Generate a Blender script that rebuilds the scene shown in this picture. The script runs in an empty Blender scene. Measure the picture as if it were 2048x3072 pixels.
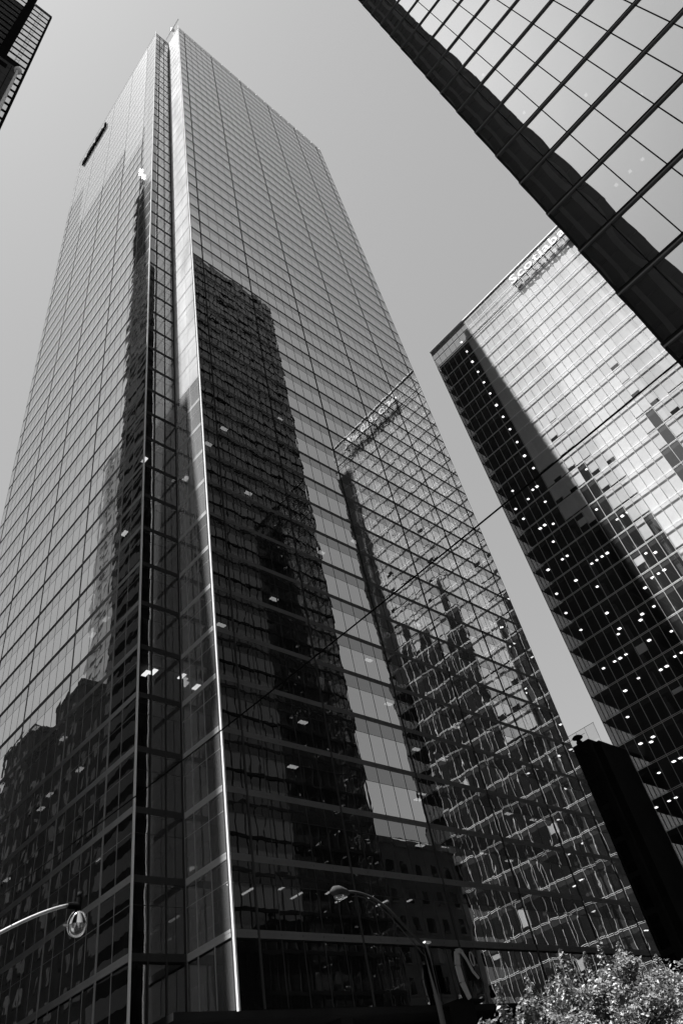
import bpy, math, random
from mathutils import Vector, Matrix, Quaternion, noise
random.seed(7)
scene = bpy.context.scene
C = scene.collection
# ------------------------------------------------------------------ camera
EYE = 1.7
cam_right = Vector((0.74003725, -0.65042466, -0.17115089))
cam_down = Vector((0.36951626, 0.60582735, -0.70457857))
cam_fwd = Vector((0.56196317, 0.45817135, 0.6886773))
cd = bpy.data.cameras.new('camera')
cam = bpy.data.objects.new('camera', cd); C.objects.link(cam)
cam.matrix_world = Matrix(((cam_right.x, -cam_down.x, -cam_fwd.x, 0), (cam_right.y, -cam_down.y, -cam_fwd.y, 0),
                           (cam_right.z, -cam_down.z, -cam_fwd.z, EYE), (0, 0, 0, 1)))
cd.sensor_fit = 'VERTICAL'; cd.sensor_height = 36.0; cd.lens = 36.0 * 2150.344 / 3072.0
cd.clip_start = 0.1; cd.clip_end = 8000
scene.camera = cam
# ------------------------------------------------------------------ sky, sun, exposure
SUN = Vector((-1, 0.15, 2.5)).normalized()
w = bpy.data.worlds.new('World'); scene.world = w; w.use_nodes = True
nt = w.node_tree; nt.nodes.clear()
SKY_POW = 0.37
sky = nt.nodes.new('ShaderNodeTexSky'); sky.sky_type = 'NISHITA'; sky.sun_disc = False
sky.sun_elevation = math.asin(SUN.z); sky.sun_rotation = math.atan2(SUN.x, SUN.y)
sky.air_density = 1.0; sky.dust_density = 2.0; sky.ozone_density = 1.0
bw = nt.nodes.new('ShaderNodeSeparateColor')          # red-filter black and white film
bg = nt.nodes.new('ShaderNodeBackground'); bg.inputs['Strength'].default_value = 0.143
mixc = nt.nodes.new('ShaderNodeMath'); mixc.operation = 'MULTIPLY_ADD'; mixc.inputs[1].default_value = 0.45
grn = nt.nodes.new('ShaderNodeMath'); grn.operation = 'MULTIPLY'; grn.inputs[1].default_value = 0.55
out = nt.nodes.new('ShaderNodeOutputWorld')
L = nt.links.new
L(sky.outputs[0], bw.inputs[0]); L(bw.outputs['Green'], grn.inputs[0]); L(bw.outputs['Red'], mixc.inputs[0]); L(grn.outputs[0], mixc.inputs[2])
flat = nt.nodes.new('ShaderNodeMath'); flat.operation = 'POWER'; flat.inputs[1].default_value = SKY_POW      # film response: compresses the sky's own range
L(mixc.outputs[0], flat.inputs[0]); L(flat.outputs[0], bg.inputs['Color']); L(bg.outputs[0], out.inputs[0])
sl = bpy.data.lights.new('sun', 'SUN'); sl.energy = 5.0; sl.angle = math.radians(0.5); sl.color = (1, 1, 1)
so = bpy.data.objects.new('sun', sl); C.objects.link(so); so.location = (0, 0, 400)
so.rotation_mode = 'QUATERNION'; so.rotation_quaternion = SUN.to_track_quat('Z', 'Y')
vs = scene.view_settings
scene.display_settings.display_device = 'sRGB'
vs.view_transform = 'Standard'; vs.look = 'None'; vs.gamma = 1.0; vs.use_curve_mapping = False; vs.exposure = 1.4
cy = scene.cycles
cy.max_bounces = 10; cy.glossy_bounces = 5; cy.diffuse_bounces = 3; cy.transmission_bounces = 4
cy.transparent_max_bounces = 14; cy.sample_clamp_indirect = 4.0; cy.caustics_reflective = False; cy.caustics_refractive = False

# ------------------------------------------------------------------ materials
def g(v): return (v, v, v, 1)
def new_mat(name):
    m = bpy.data.materials.new(name); m.use_nodes = True
    t = m.node_tree; t.nodes.clear()
    o = t.nodes.new('ShaderNodeOutputMaterial')
    return m, t, o
def solid(name, v, rough=0.6, metal=0.0, var=0.25, scale=0.6, spec=0.0, bump=0.0):
    m, t, o = new_mat(name)
    p = t.nodes.new('ShaderNodeBsdfPrincipled')
    p.inputs['Roughness'].default_value = rough; p.inputs['Metallic'].default_value = metal
    p.inputs['Specular IOR Level'].default_value = spec
    tc = t.nodes.new('ShaderNodeTexCoord'); n = t.nodes.new('ShaderNodeTexNoise')
    n.inputs['Scale'].default_value = scale; n.inputs['Detail'].default_value = 6; n.inputs['Roughness'].default_value = 0.65
    r = t.nodes.new('ShaderNodeMapRange'); r.inputs['To Min'].default_value = v * (1 - var); r.inputs['To Max'].default_value = v * (1 + var)
    r.inputs['From Min'].default_value = 0.25; r.inputs['From Max'].default_value = 0.75
    t.links.new(tc.outputs['Object'], n.inputs['Vector']); t.links.new(n.outputs['Fac'], r.inputs['Value'])
    t.links.new(r.outputs[0], p.inputs['Base Color'])
    if bump:
        b = t.nodes.new('ShaderNodeBump'); b.inputs['Strength'].default_value = bump; b.inputs['Distance'].default_value = 0.05
        t.links.new(n.outputs['Fac'], b.inputs['Height']); t.links.new(b.outputs[0], p.inputs['Normal'])
    t.links.new(p.outputs[0], o.inputs[0])
    return m
def emit(name, s):
    m, t, o = new_mat(name)
    e = t.nodes.new('ShaderNodeEmission'); e.inputs['Strength'].default_value = s
    t.links.new(e.outputs[0], o.inputs[0]); return m
def glass(name, f0=0.4, tint=0.5, see=0.8, base=0.02, wave=0.002, pillow=0.002, dust=0.03, dustv=0.7, power=3.0, scale=0.9, tone=0.0, gloss=0.92, haze=0.0):
    """coated facade glass: mirror coat over a part see-through, part dark body; pane-wise waviness; thin dust film"""
    m, t, o = new_mat(name); N = t.nodes.new; K = t.links.new
    tc = N('ShaderNodeTexCoord'); at = N('ShaderNodeAttribute'); at.attribute_name = 'rnd'
    no = N('ShaderNodeTexNoise'); no.noise_dimensions = '4D'; no.inputs['Scale'].default_value = scale
    no.inputs['Detail'].default_value = 1.5; no.inputs['Roughness'].default_value = 0.4
    ww = N('ShaderNodeMath'); ww.operation = 'MULTIPLY'; ww.inputs[1].default_value = 40
    K(at.outputs['Fac'], ww.inputs[0]); K(ww.outputs[0], no.inputs['W']); K(tc.outputs['Object'], no.inputs['Vector'])
    uv = N('ShaderNodeUVMap'); uv.uv_map = 'UVMap'
    sx = N('ShaderNodeSeparateXYZ'); K(uv.outputs[0], sx.inputs[0])
    def par(sock):
        a = N('ShaderNodeMath'); a.operation = 'SUBTRACT'; a.inputs[0].default_value = 1; K(sock, a.inputs[1])
        b = N('ShaderNodeMath'); b.operation = 'MULTIPLY'; K(sock, b.inputs[0]); K(a.outputs[0], b.inputs[1]); return b.outputs[0]
    pp = N('ShaderNodeMath'); pp.operation = 'MULTIPLY'; K(par(sx.outputs['X']), pp.inputs[0]); K(par(sx.outputs['Y']), pp.inputs[1])
    p2 = N('ShaderNodeMath'); p2.operation = 'MULTIPLY'; p2.inputs[1].default_value = 16 * pillow; K(pp.outputs[0], p2.inputs[0])
    r2 = N('ShaderNodeMath'); r2.operation = 'SUBTRACT'; r2.inputs[1].default_value = 0.35; K(at.outputs['Fac'], r2.inputs[0])
    p3 = N('ShaderNodeMath'); p3.operation = 'MULTIPLY'; K(p2.outputs[0], p3.inputs[0]); K(r2.outputs[0], p3.inputs[1])
    hh = N('ShaderNodeMath'); hh.operation = 'MULTIPLY_ADD'; hh.inputs[1].default_value = wave; K(no.outputs['Fac'], hh.inputs[0]); K(p3.outputs[0], hh.inputs[2])
    bu = N('ShaderNodeBump'); bu.inputs['Strength'].default_value = 1; bu.inputs['Distance'].default_value = 1; K(hh.outputs[0], bu.inputs['Height'])
    gl = N('ShaderNodeBsdfGlossy'); gl.inputs['Roughness'].default_value = 0.0; gl.inputs['Color'].default_value = g(gloss); K(bu.outputs[0], gl.inputs['Normal'])
    lw = N('ShaderNodeLayerWeight'); lw.inputs['Blend'].default_value = 0.5
    pw = N('ShaderNodeMath'); pw.operation = 'POWER'; pw.inputs[1].default_value = power; K(lw.outputs['Facing'], pw.inputs[0])
    fr = N('ShaderNodeMath'); fr.operation = 'MULTIPLY_ADD'; fr.inputs[1].default_value = 1 - f0; fr.inputs[2].default_value = f0; K(pw.outputs[0], fr.inputs[0])
    # small pane to pane tone differences of the coating
    tv = N('ShaderNodeMapRange'); tv.inputs['To Min'].default_value = 1 - tone; tv.inputs['To Max'].default_value = 1.0; K(at.outputs['Fac'], tv.inputs['Value'])
    fm = N('ShaderNodeMath'); fm.operation = 'MULTIPLY'; K(fr.outputs[0], fm.inputs[0]); K(tv.outputs[0], fm.inputs[1])
    df = N('ShaderNodeBsdfDiffuse'); df.inputs['Color'].default_value = g(base)
    tr = N('ShaderNodeBsdfTransparent'); tr.inputs['Color'].default_value = g(tint)
    m1 = N('ShaderNodeMixShader'); m1.inputs[0].default_value = see; K(df.outputs[0], m1.inputs[1]); K(tr.outputs[0], m1.inputs[2])
    m2 = N('ShaderNodeMixShader'); K(fm.outputs[0], m2.inputs[0]); K(m1.outputs[0], m2.inputs[1]); K(gl.outputs[0], m2.inputs[2])
    dd = N('ShaderNodeBsdfDiffuse'); dd.inputs['Color'].default_value = g(dustv)
    n2 = N('ShaderNodeTexNoise'); n2.inputs['Scale'].default_value = 0.35; n2.inputs['Detail'].default_value = 5
    mp = N('ShaderNodeMapping'); mp.inputs['Scale'].default_value = (1, 1, 0.25); K(tc.outputs['Object'], mp.inputs[0]); K(mp.outputs[0], n2.inputs['Vector'])
    du = N('ShaderNodeMapRange'); du.inputs['From Min'].default_value = 0.3; du.inputs['From Max'].default_value = 0.7
    du.inputs['To Min'].default_value = dust * 0.7; du.inputs['To Max'].default_value = dust * 1.3; K(n2.outputs['Fac'], du.inputs['Value'])
    m3 = N('ShaderNodeMixShader'); K(du.outputs[0], m3.inputs[0]); K(m2.outputs[0], m3.inputs[1]); K(dd.outputs[0], m3.inputs[2])
    last = m3.outputs[0]
    if haze:      # faint wide lobe of a weathered coating: glows around the mirrored sun
        hz_ = N('ShaderNodeBsdfGlossy'); hz_.inputs['Roughness'].default_value = 0.3; hz_.inputs['Color'].default_value = g(1.0)
        m4 = N('ShaderNodeMixShader'); m4.inputs[0].default_value = haze; K(last, m4.inputs[1]); K(hz_.outputs[0], m4.inputs[2]); last = m4.outputs[0]
    K(last, o.inputs[0])
    return m
M = {}
M['vision'] = glass('coated vision glass', f0=0.47, tint=0.28, see=0.85, wave=0.0024, pillow=0.003, dust=0.005, power=3)
M['spandrel'] = glass('coated spandrel glass', f0=0.22, see=0.0, base=0.02, wave=0.0024, pillow=0.002, dust=0.006, power=3)
M['vision_west'] = glass('coated vision glass of side face', f0=0.46, tint=0.28, see=0.85, wave=0.0035, pillow=0.004, dust=0.018, power=2.4, haze=0.055)
M['spandrel_west'] = glass('coated spandrel glass of side face', f0=0.28, see=0.0, base=0.02, wave=0.0035, pillow=0.002, dust=0.018, power=2.4, haze=0.055)
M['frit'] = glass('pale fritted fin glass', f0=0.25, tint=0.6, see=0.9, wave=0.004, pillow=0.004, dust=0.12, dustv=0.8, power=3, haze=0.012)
M['frit_sun_tone'] = glass('sun-toned fritted glass of the corner fin', f0=0.25, tint=0.6, see=0.9, wave=0.004, pillow=0.004, dust=0.5, dustv=0.88, power=3, haze=0.015)
M['frit_half_shade'] = glass('half-shade-toned fin glass', f0=0.25, tint=0.6, see=0.9, wave=0.004, pillow=0.004, dust=0.2, dustv=0.85, power=3, haze=0.01)
M['frit_shade_tone'] = glass('shade-toned clear fin glass', f0=0.22, tint=0.6, see=0.92, wave=0.004, pillow=0.004, dust=0.13, dustv=0.8, power=3, haze=0.004)
M['wing_shade_tone'] = glass('shade-toned clear wing glass', f0=0.30, tint=0.5, see=0.85, wave=0.004, pillow=0.004, dust=0.008, dustv=0.8, power=3)
M['notch'] = glass('clear notch glass', f0=0.09, tint=0.55, see=0.95, wave=0.004, pillow=0.004, dust=0.005, power=3)
M['mullion_dark'] = solid('shade-toned mullion metal', 0.045, 0.45, var=0.15)  # right face's shade is put into the colour; side face metal is paler
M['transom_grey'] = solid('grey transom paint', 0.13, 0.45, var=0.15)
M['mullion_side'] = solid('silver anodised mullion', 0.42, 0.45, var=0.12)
M['mullion_white'] = solid('white painted mullion', 0.82, 0.5, var=0.06)
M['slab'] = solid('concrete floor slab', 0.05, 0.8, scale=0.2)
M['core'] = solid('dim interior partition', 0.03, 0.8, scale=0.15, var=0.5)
M['roof'] = solid('grey roof membrane', 0.2, 0.8)
M['tube'] = emit('lit ceiling fixture', 0.7)
M['tube_sc'] = emit('lit ceiling fixture of gridded tower', 1.1)
M['mullion_light'] = solid('light grey painted mullion', 0.58, 0.5, var=0.06)
M['sc_glass'] = glass('office tower glass', f0=0.13, tint=0.95, see=0.98, base=0.02, wave=0.0012, pillow=0.001, dust=0.018, dustv=0.8, power=3, tone=0.08)
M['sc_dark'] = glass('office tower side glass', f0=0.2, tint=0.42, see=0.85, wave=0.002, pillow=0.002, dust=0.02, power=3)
M['screen'] = glass('roof screen glass', f0=0.12, tint=0.85, see=0.96, wave=0.001, pillow=0.001, dust=0.10, dustv=0.8)
M['blind'] = solid('pale sun-toned roller blind', 0.6, 0.8, var=0.1)
M['band'] = solid('grey parapet panel', 0.3, 0.6, var=0.15)
M['bk_glass'] = glass('black mirror glass', f0=0.52, tint=0.3, see=0.6, base=0.01, wave=0.003, pillow=0.007, dust=0.006, power=2.5, scale=0.5, haze=0.03)
M['bk_glass2'] = glass('black mirror glass of long side', f0=0.08, tint=0.3, see=0.0, base=0.010, wave=0.004, pillow=0.004, dust=0.006, power=4, scale=0.6)
M['bk_span'] = glass('black spandrel glass of long side', f0=0.045, see=0.0, base=0.01, wave=0.003, pillow=0.002, dust=0.005, power=4, gloss=0.85)
M['bk_metal'] = solid('black anodised metal', 0.012, 0.5, var=0.2)
M['bk_ledge'] = solid('grey metal ledge', 0.13, 0.4, var=0.1)
M['stone_dark'] = solid('dark granite cladding', 0.022, 0.6, scale=0.3)
M['pale_stone'] = solid('pale limestone', 0.85, 0.7, scale=0.5, bump=0.1)
M['pier'] = solid('grey granite pier', 0.10, 0.6, scale=0.3)
M['stone'] = solid('pale stone cladding', 0.11, 0.7, scale=0.5, bump=0.1)
M['brick'] = solid('weathered brick', 0.035, 0.85, scale=1.2, var=0.4, bump=0.2)
M['win_dark'] = glass('dark window glass', f0=0.035, see=0.0, base=0.006, wave=0.002, pillow=0.003, dust=0.004, power=6)
M['lt_glass'] = glass('strip window glass', f0=0.62, see=0.0, base=0.05, wave=0.0006, pillow=0.0004, dust=0.05, power=2)
M['asphalt'] = solid('asphalt', 0.05, 0.9, scale=2, bump=0.3)
M['concrete'] = solid('pavement concrete', 0.14, 0.85, scale=1.5, bump=0.2)
M['steel'] = solid('galvanised steel', 0.55, 0.35, 0.7, var=0.1, scale=4)
M['white'] = solid('white paint', 0.8, 0.4, var=0.05)
M['dark'] = solid('dark paint', 0.02, 0.4, var=0.2)
M['rubber'] = solid('black cable rubber', 0.012, 0.6, var=0.2)
M['bark'] = solid('grey bark', 0.09, 0.9, scale=6, var=0.4, bump=0.6)
M['sign_panel'] = solid('dark sign panel', 0.012, 0.5, var=0.1)
M['sign_mark'] = solid('pale lettering and reflection shape', 0.4, 0.5, var=0.1)
M['glint_steel'] = solid('polished glint reflector', 0.8, 0.12, 1.0, var=0.1)
M['matt_black'] = solid('matt black paint', 0.005, 0.9, var=0.2, spec=0.05)
M['lamp_grey'] = solid('shade-toned lamp paint', 0.05, 0.55, var=0.2)  # dark value stands for shade falling on the cobra lamp
M['chrome'] = solid('polished metal', 0.85, 0.06, 1.0, var=0.03)
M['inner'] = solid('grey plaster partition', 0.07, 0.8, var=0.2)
M['rear'] = glass('rear facade glass', f0=0.04, gloss=0.6, see=0.0, base=0.01, dust=0.003, power=6)
M['rail_glass'] = glass('clear rail glass', f0=0.06, tint=0.93, see=1.0, wave=0.0, pillow=0.0, dust=0.02)
def leaf_mat(name, v):
    m, t, o = new_mat(name); N = t.nodes.new; K = t.links.new
    at = N('ShaderNodeAttribute'); at.attribute_name = 'rnd'
    r = N('ShaderNodeMapRange'); r.inputs['To Min'].default_value = v * 0.6; r.inputs['To Max'].default_value = v * 1.35; K(at.outputs['Fac'], r.inputs['Value'])
    p = N('ShaderNodeBsdfPrincipled'); p.inputs['Roughness'].default_value = 0.42; K(r.outputs[0], p.inputs['Base Color'])
    tr = N('ShaderNodeBsdfTranslucent'); K(r.outputs[0], tr.inputs['Color'])
    mx = N('ShaderNodeMixShader'); mx.inputs[0].default_value = 0.25; K(p.outputs[0], mx.inputs[1]); K(tr.outputs[0], mx.inputs[2]); K(mx.outputs[0], o.inputs[0])
    return m
M['leaf'] = leaf_mat('green leaf', 0.19)

# ------------------------------------------------------------------ mesh builder
class MB:
    def __init__(s): s.v = []; s.f = []; s.uv = []; s.r = []
    def quad(s, a, b, c, d, rnd=0.5):
        i = len(s.v); s.v += [tuple(a), tuple(b), tuple(c), tuple(d)]; s.f.append((i, i + 1, i + 2, i + 3))
        s.uv += [(0, 0), (1, 0), (1, 1), (0, 1)]; s.r.append(rnd)
    def hexa(s, p, rnd=0.5):
        # p: 8 points, bottom 4 counter-clockwise then top 4
        for q in ((3, 2, 1, 0), (4, 5, 6, 7), (0, 1, 5, 4), (1, 2, 6, 5), (2, 3, 7, 6), (3, 0, 4, 7)):
            s.quad(p[q[0]], p[q[1]], p[q[2]], p[q[3]], rnd)
    def box(s, x0, x1, y0, y1, z0, z1, rnd=0.5):
        s.hexa([(x0, y0, z0), (x1, y0, z0), (x1, y1, z0), (x0, y1, z0), (x0, y0, z1), (x1, y0, z1), (x1, y1, z1), (x0, y1, z1)], rnd)
    def tube(s, pts, rads, n=8, caps=True):
        rings = []; pts = [Vector(p) for p in pts]
        for i, p in enumerate(pts):
            d = (pts[min(i + 1, len(pts) - 1)] - pts[max(i - 1, 0)]).normalized()
            a = d.orthogonal().normalized() if i == 0 else (rings_a - d * rings_a.dot(d)).normalized()
            rings_a = a; b = d.cross(a); r = rads[i] if hasattr(rads, '__len__') else rads
            k = len(s.v)
            for j in range(n):
                t = 2 * math.pi * j / n; s.v.append(tuple(p + (a * math.cos(t) + b * math.sin(t)) * r))
            rings.append(k)
        for k0, k1 in zip(rings, rings[1:]):
            for j in range(n):
                s.f.append((k0 + j, k0 + (j + 1) % n, k1 + (j + 1) % n, k1 + j)); s.uv += [(0, 0), (1, 0), (1, 1), (0, 1)]; s.r.append(0.5)
        if caps:
            s.f.append(tuple(rings[0] + j for j in reversed(range(n)))); s.uv += [(0, 0)] * n; s.r.append(0.5)
            s.f.append(tuple(rings[-1] + j for j in range(n))); s.uv += [(0, 0)] * n; s.r.append(0.5)
    def lathe(s, c, prof, n=20, axis=None):
        c = Vector(c); ks = []
        for (r, z) in prof:
            k = len(s.v); ks.append(k)
            for j in range(n):
                t = 2 * math.pi * j / n; s.v.append((c.x + r * math.cos(t), c.y + r * math.sin(t), c.z + z))
        for k0, k1 in zip(ks, ks[1:]):
            for j in range(n):
                s.f.append((k0 + j, k0 + (j + 1) % n, k1 + (j + 1) % n, k1 + j)); s.uv += [(0, 0), (1, 0), (1, 1), (0, 1)]; s.r.append(0.5)
    def build(s, name, mat, parent=None, smooth=False):
        me = bpy.data.meshes.new(name)
        org = Vector(parent.location) if parent and parent.type == 'EMPTY' else Vector((0, 0, 0))
        me.from_pydata([(a[0] - org.x, a[1] - org.y, a[2] - org.z) for a in s.v], [], s.f)
        uvl = me.uv_layers.new(name='UVMap')
        if len(s.uv) == len(uvl.data):
            fl = [c for p in s.uv for c in p]; uvl.data.foreach_set('uv', fl)
        at = me.attributes.new('rnd', 'FLOAT', 'FACE'); at.data.foreach_set('value', s.r)
        if smooth: me.polygons.foreach_set('use_smooth', [True] * len(me.polygons))
        me.materials.append(mat)
        o = bpy.data.objects.new(name, me); C.objects.link(o)
        if parent: o.parent = parent
        me.update(); return o
def thing(name, label, cat, loc=(0, 0, 0), group=None):
    o = bpy.data.objects.new(name, None); C.objects.link(o); o.location = loc; o.empty_display_size = 0.5
    o['label'] = label; o['category'] = cat
    if group: o['group'] = group
    return o
def tag(o, label, cat, group=None):
    o['label'] = label; o['category'] = cat
    if group: o['group'] = group
    return o
def part(name, mb, mat, parent, smooth=False):
    """mesh in world coordinates put under PARENT (an Empty, or a mesh part that itself hangs under an Empty)"""
    root = parent if parent.type == 'EMPTY' else parent.parent
    me = mb.build(name, mat, None, smooth)
    off = Vector(root.location); me.data.transform(Matrix.Translation(-off)); me.parent = parent
    return me
def bx(name, mat, parent, *a):
    m = MB(); m.box(*a); return part(name, m, mat, parent)
def on_screen(p, margin=0.03):
    d = Vector(p) - Vector((0, 0, EYE)); z = d.dot(cam_fwd)
    if z < 1: return None
    x = d.dot(cam_right) / z * 2150.344 + 1024; y = d.dot(cam_down) / z * 2150.344 + 1536
    if -60 < x < 2108 and -60 < y < 3132: return x, y
    return None

# ------------------------------------------------------------------ curtain walls
class Facade:
    def __init__(s, O, u, n): s.O = Vector(O); s.u = Vector(u); s.n = Vector(n)
    def p(s, u, z, d=0.0): q = s.O + s.u * u + s.n * d; return Vector((q.x, q.y, z))
    def box(s, mb, u0, u1, z0, z1, d0, d1):
        mb.hexa([s.p(u0, z0, d1), s.p(u1, z0, d1), s.p(u1, z0, d0), s.p(u0, z0, d0), s.p(u0, z1, d1), s.p(u1, z1, d1), s.p(u1, z1, d0), s.p(u0, z1, d0)])
    def pane(s, u0, u1, z0, z1, tilt=0.002, d=0.0):
        r = random.random; t = lambda: d + (r() - 0.5) * 2 * tilt
        return (s.p(u0, z0, t()), s.p(u1, z0, t()), s.p(u1, z1, t()), s.p(u0, z1, t()), r())
def pane_area(q):
    if on_screen((q[0] + q[2]) / 2) is None: return 0
    a = [on_screen(p) for p in q[:4]]
    if None in a: return 0
    s = 0
    for i in range(4): s += a[i][0] * a[(i + 1) % 4][1] - a[(i + 1) % 4][0] * a[i][1]
    return abs(s)
def put_windows(panes, parent, most=100, name='window'):
    """PANES: (quad, material); the MOST that show largest become windows of their own, the rest one mesh per material"""
    order = sorted(range(len(panes)), key=lambda i: -pane_area(panes[i][0]))
    rest = {}
    for k, i in enumerate(order):
        q, mat = panes[i]
        if k < most and pane_area(q) > 0:
            m = MB(); m.quad(*q); part(name, m, mat, parent)
        else:
            rest.setdefault(mat.name, MB()).quad(*q)
    for n, m in rest.items():
        o = part(name, m, bpy.data.materials[n], parent); o['kind'] = 'stuff'
def spread(a, b, n): return [a + (b - a) * i / n for i in range(n + 1)]

# ================================================================== ground and streets
def struct(name, mb, mat):
    o = mb.build(name, mat); o['kind'] = 'structure'; return o
m = MB(); m.quad((-1500, -1500, 0), (1500, -1500, 0), (1500, 1500, 0), (-1500, 1500, 0)); struct('road', m, M['asphalt'])
m = MB(); m.box(19, 110, 24, 90, 0, 0.14); m.box(17.5, 110, -60, 3.2, 0, 0.14); m.box(-60, 3.2, 34, 170, 0, 0.14); m.box(-60, 2.6, -60, 11, 0, 0.14)
struct('pavement', m, M['concrete'])
m = MB()
for k in range(14): m.box(9.9, 10.05, 40 + k * 6, 43 + k * 6, 0.001, 0.005)
for k in range(9): m.box(24 + k * 6, 27 + k * 6, 14.0, 14.15, 0.001, 0.005)
struct('road_marking', m, M['white'])

# ================================================================== main glass tower
tw = thing('glass_tower', 'tall glass office tower with notched corner and bright vertical fin, filling the middle', 'skyscraper', (48, 56, 0))
X0, XC, X1 = 21.9, 25.5, 72.0; YR, YA, Y1 = 35.0, 39.3, 78.3
ZB, Z0, ZT = 9.75, 13.45, 215.05
lines = [Z0 + 4 * k for k in range(51)]
frame_dark, frame_side, frame_white, spd, spd_w = MB(), MB(), MB(), MB(), MB()
panes = []; spans = []
def main_face(F, us, majors, vis, spm, spmb, fr_minor, fr_major, fr_trans, top=ZT, d_major=0.05, w_major=0.13, d_minor=0.012, d_trans=0.016, skip=None, tilt=0.002):
    zl = [ZB] + lines
    for u0, u1 in zip(us, us[1:]):
        pick = vis if callable(vis) else (lambda z: vis)
        spick = spmb if callable(spmb) else (lambda z: M[spmb])
        panes.append((F.pane(u0, u1, ZB, 12.9, tilt), pick(10)))
        for k, z in enumerate(lines):
            zt = z + 4 if k < len(lines) - 1 else top
            panes.append((F.pane(u0, u1, z, min(z + 2.4, zt), tilt), pick(z)))
            if zt - z > 3: spans.append((F.pane(u0, u1, z + 2.4, z + 3.6, tilt), spick(z)))
    ua, ub = us[0], us[-1]
    for k, z in enumerate(lines):         # paired transoms with a shadow gap
        F.box(fr_trans, ua, ub, z - 0.40, z - 0.25, -0.05, d_trans); F.box(fr_trans, ua, ub, z - 0.15, z, -0.05, d_trans)
        F.box(fr_trans, ua, ub, z - 0.249, z - 0.151, -0.05, d_trans - 0.008)
        if k < len(lines) - 1: F.box(fr_minor, ua, ub, z + 2.385, z + 2.415, -0.05, 0.006)
    F.box(fr_trans, ua, ub, top - 0.25, top, -0.06, d_trans + 0.02)
    for u in us:
        mj = any(abs(u - a) < 0.05 for a in majors)
        if mj: F.box(fr_major, u - w_major / 2, u + w_major / 2, ZB, top + 0.02, -0.04, d_major)
        else: F.box(fr_minor, u - 0.022, u + 0.022, ZB, top - 0.02, -0.04, d_minor)
# right face (normal -Y)
FR = Facade((XC, YR, 0), (1, 0, 0), (0, -1, 0))
mj = [1.8, 9.7, 18.7, 27.7, 36.7, 44.7]
us = [0] + spread(1.8, 9.7, 5) + spread(9.7, 18.7, 6)[1:] + spread(18.7, 27.7, 6)[1:] + spread(27.7, 36.7, 6)[1:] + spread(36.7, 44.7, 5)[1:] + [46.5]
trans_grey = MB()
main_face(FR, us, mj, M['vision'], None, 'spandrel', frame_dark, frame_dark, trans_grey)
# left face (normal -X), u runs towards -Y from the far corner
FL = Facade((X0, Y1, 0), (0, -1, 0), (-1, 0, 0))
yy = [78.3, 76.9] + spread(76.9, 68.0, 6)[1:] + spread(68.0, 59.05, 6)[1:] + spread(59.05, 50.1, 6)[1:] + spread(50.1, 42.95, 5)[1:]
usl = [78.3 - y for y in yy]
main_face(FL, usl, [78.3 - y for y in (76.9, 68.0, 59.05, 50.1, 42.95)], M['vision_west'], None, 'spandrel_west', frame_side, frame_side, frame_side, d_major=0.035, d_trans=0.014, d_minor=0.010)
# fritted wing of the left face beside the notch
frit_sp = MB()
FA = Facade((X0, 42.95, 0), (0, -1, 0), (-1, 0, 0))
wing_glass = lambda z: M['wing_shade_tone'] if z < 70 else M['frit']  # glass goes darker below the shadow line, shade put into its colour
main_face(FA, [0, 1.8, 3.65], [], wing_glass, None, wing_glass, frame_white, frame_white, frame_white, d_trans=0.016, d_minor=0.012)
# notch: recess wall and the wall behind the fin
FN = Facade((X0, YA, 0), (1, 0, 0), (0, -1, 0)); notch_sp = MB()
main_face(FN, [0, 1.13, 2.28, 3.5], [1.13, 2.28, 3.5], M['notch'], None, 'notch', frame_dark, frame_dark, frame_dark, w_major=0.09, d_major=0.05, d_trans=0.03)
FB = Facade((XC, YA, 0), (0, -1, 0), (-1, 0, 0)); fin_sp = MB()
fin_glass = lambda z: M['frit_shade_tone'] if z < 42 else M['frit_half_shade'] if z < 62 else M['frit_sun_tone']  # pale frit thins downwards, so sun and shade sit in the glass colour
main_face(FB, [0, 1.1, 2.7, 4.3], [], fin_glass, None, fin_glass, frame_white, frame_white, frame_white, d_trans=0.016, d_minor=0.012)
# far and rear faces
FE = Facade((X1, YR, 0), (0, 1, 0), (1, 0, 0)); FS = Facade((X1, Y1, 0), (-1, 0, 0), (0, 1, 0)); rear = MB(); rear_fr = MB()
for F, n, wid in ((FE, 29, 43.3), (FS, 33, 50.1)):
    for i in range(n):
        for z in lines[:-1]: rear.quad(*F.pane(wid * i / n, wid * (i + 1) / n, z, z + 3.6))
    for z in lines: F.box(rear_fr, 0, wid, z - 0.4, z, -0.05, 0.06)
o = part('rear_glass', rear, M['rear'], tw)
part('rear_transom', rear_fr, M['mullion_dark'], tw)
put_windows(panes, tw)
put_windows(spans, tw, 100, 'spandrel_panel')
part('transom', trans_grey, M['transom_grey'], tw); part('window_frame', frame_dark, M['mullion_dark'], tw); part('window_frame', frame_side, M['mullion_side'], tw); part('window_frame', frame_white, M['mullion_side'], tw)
m = MB(); m.box(XC - 0.06, XC + 0.05, YR - 0.30, YR - 0.15, ZB - 0.1, ZT + 1.4); part('corner_fin', m, M['mullion_white'], tw)
m = MB(); m.box(X0 - 0.06, X0 + 0.05, YA - 0.18, YA - 0.05, ZB, ZT + 1.4); part('corner_fin', m, M['mullion_white'], tw)
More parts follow.
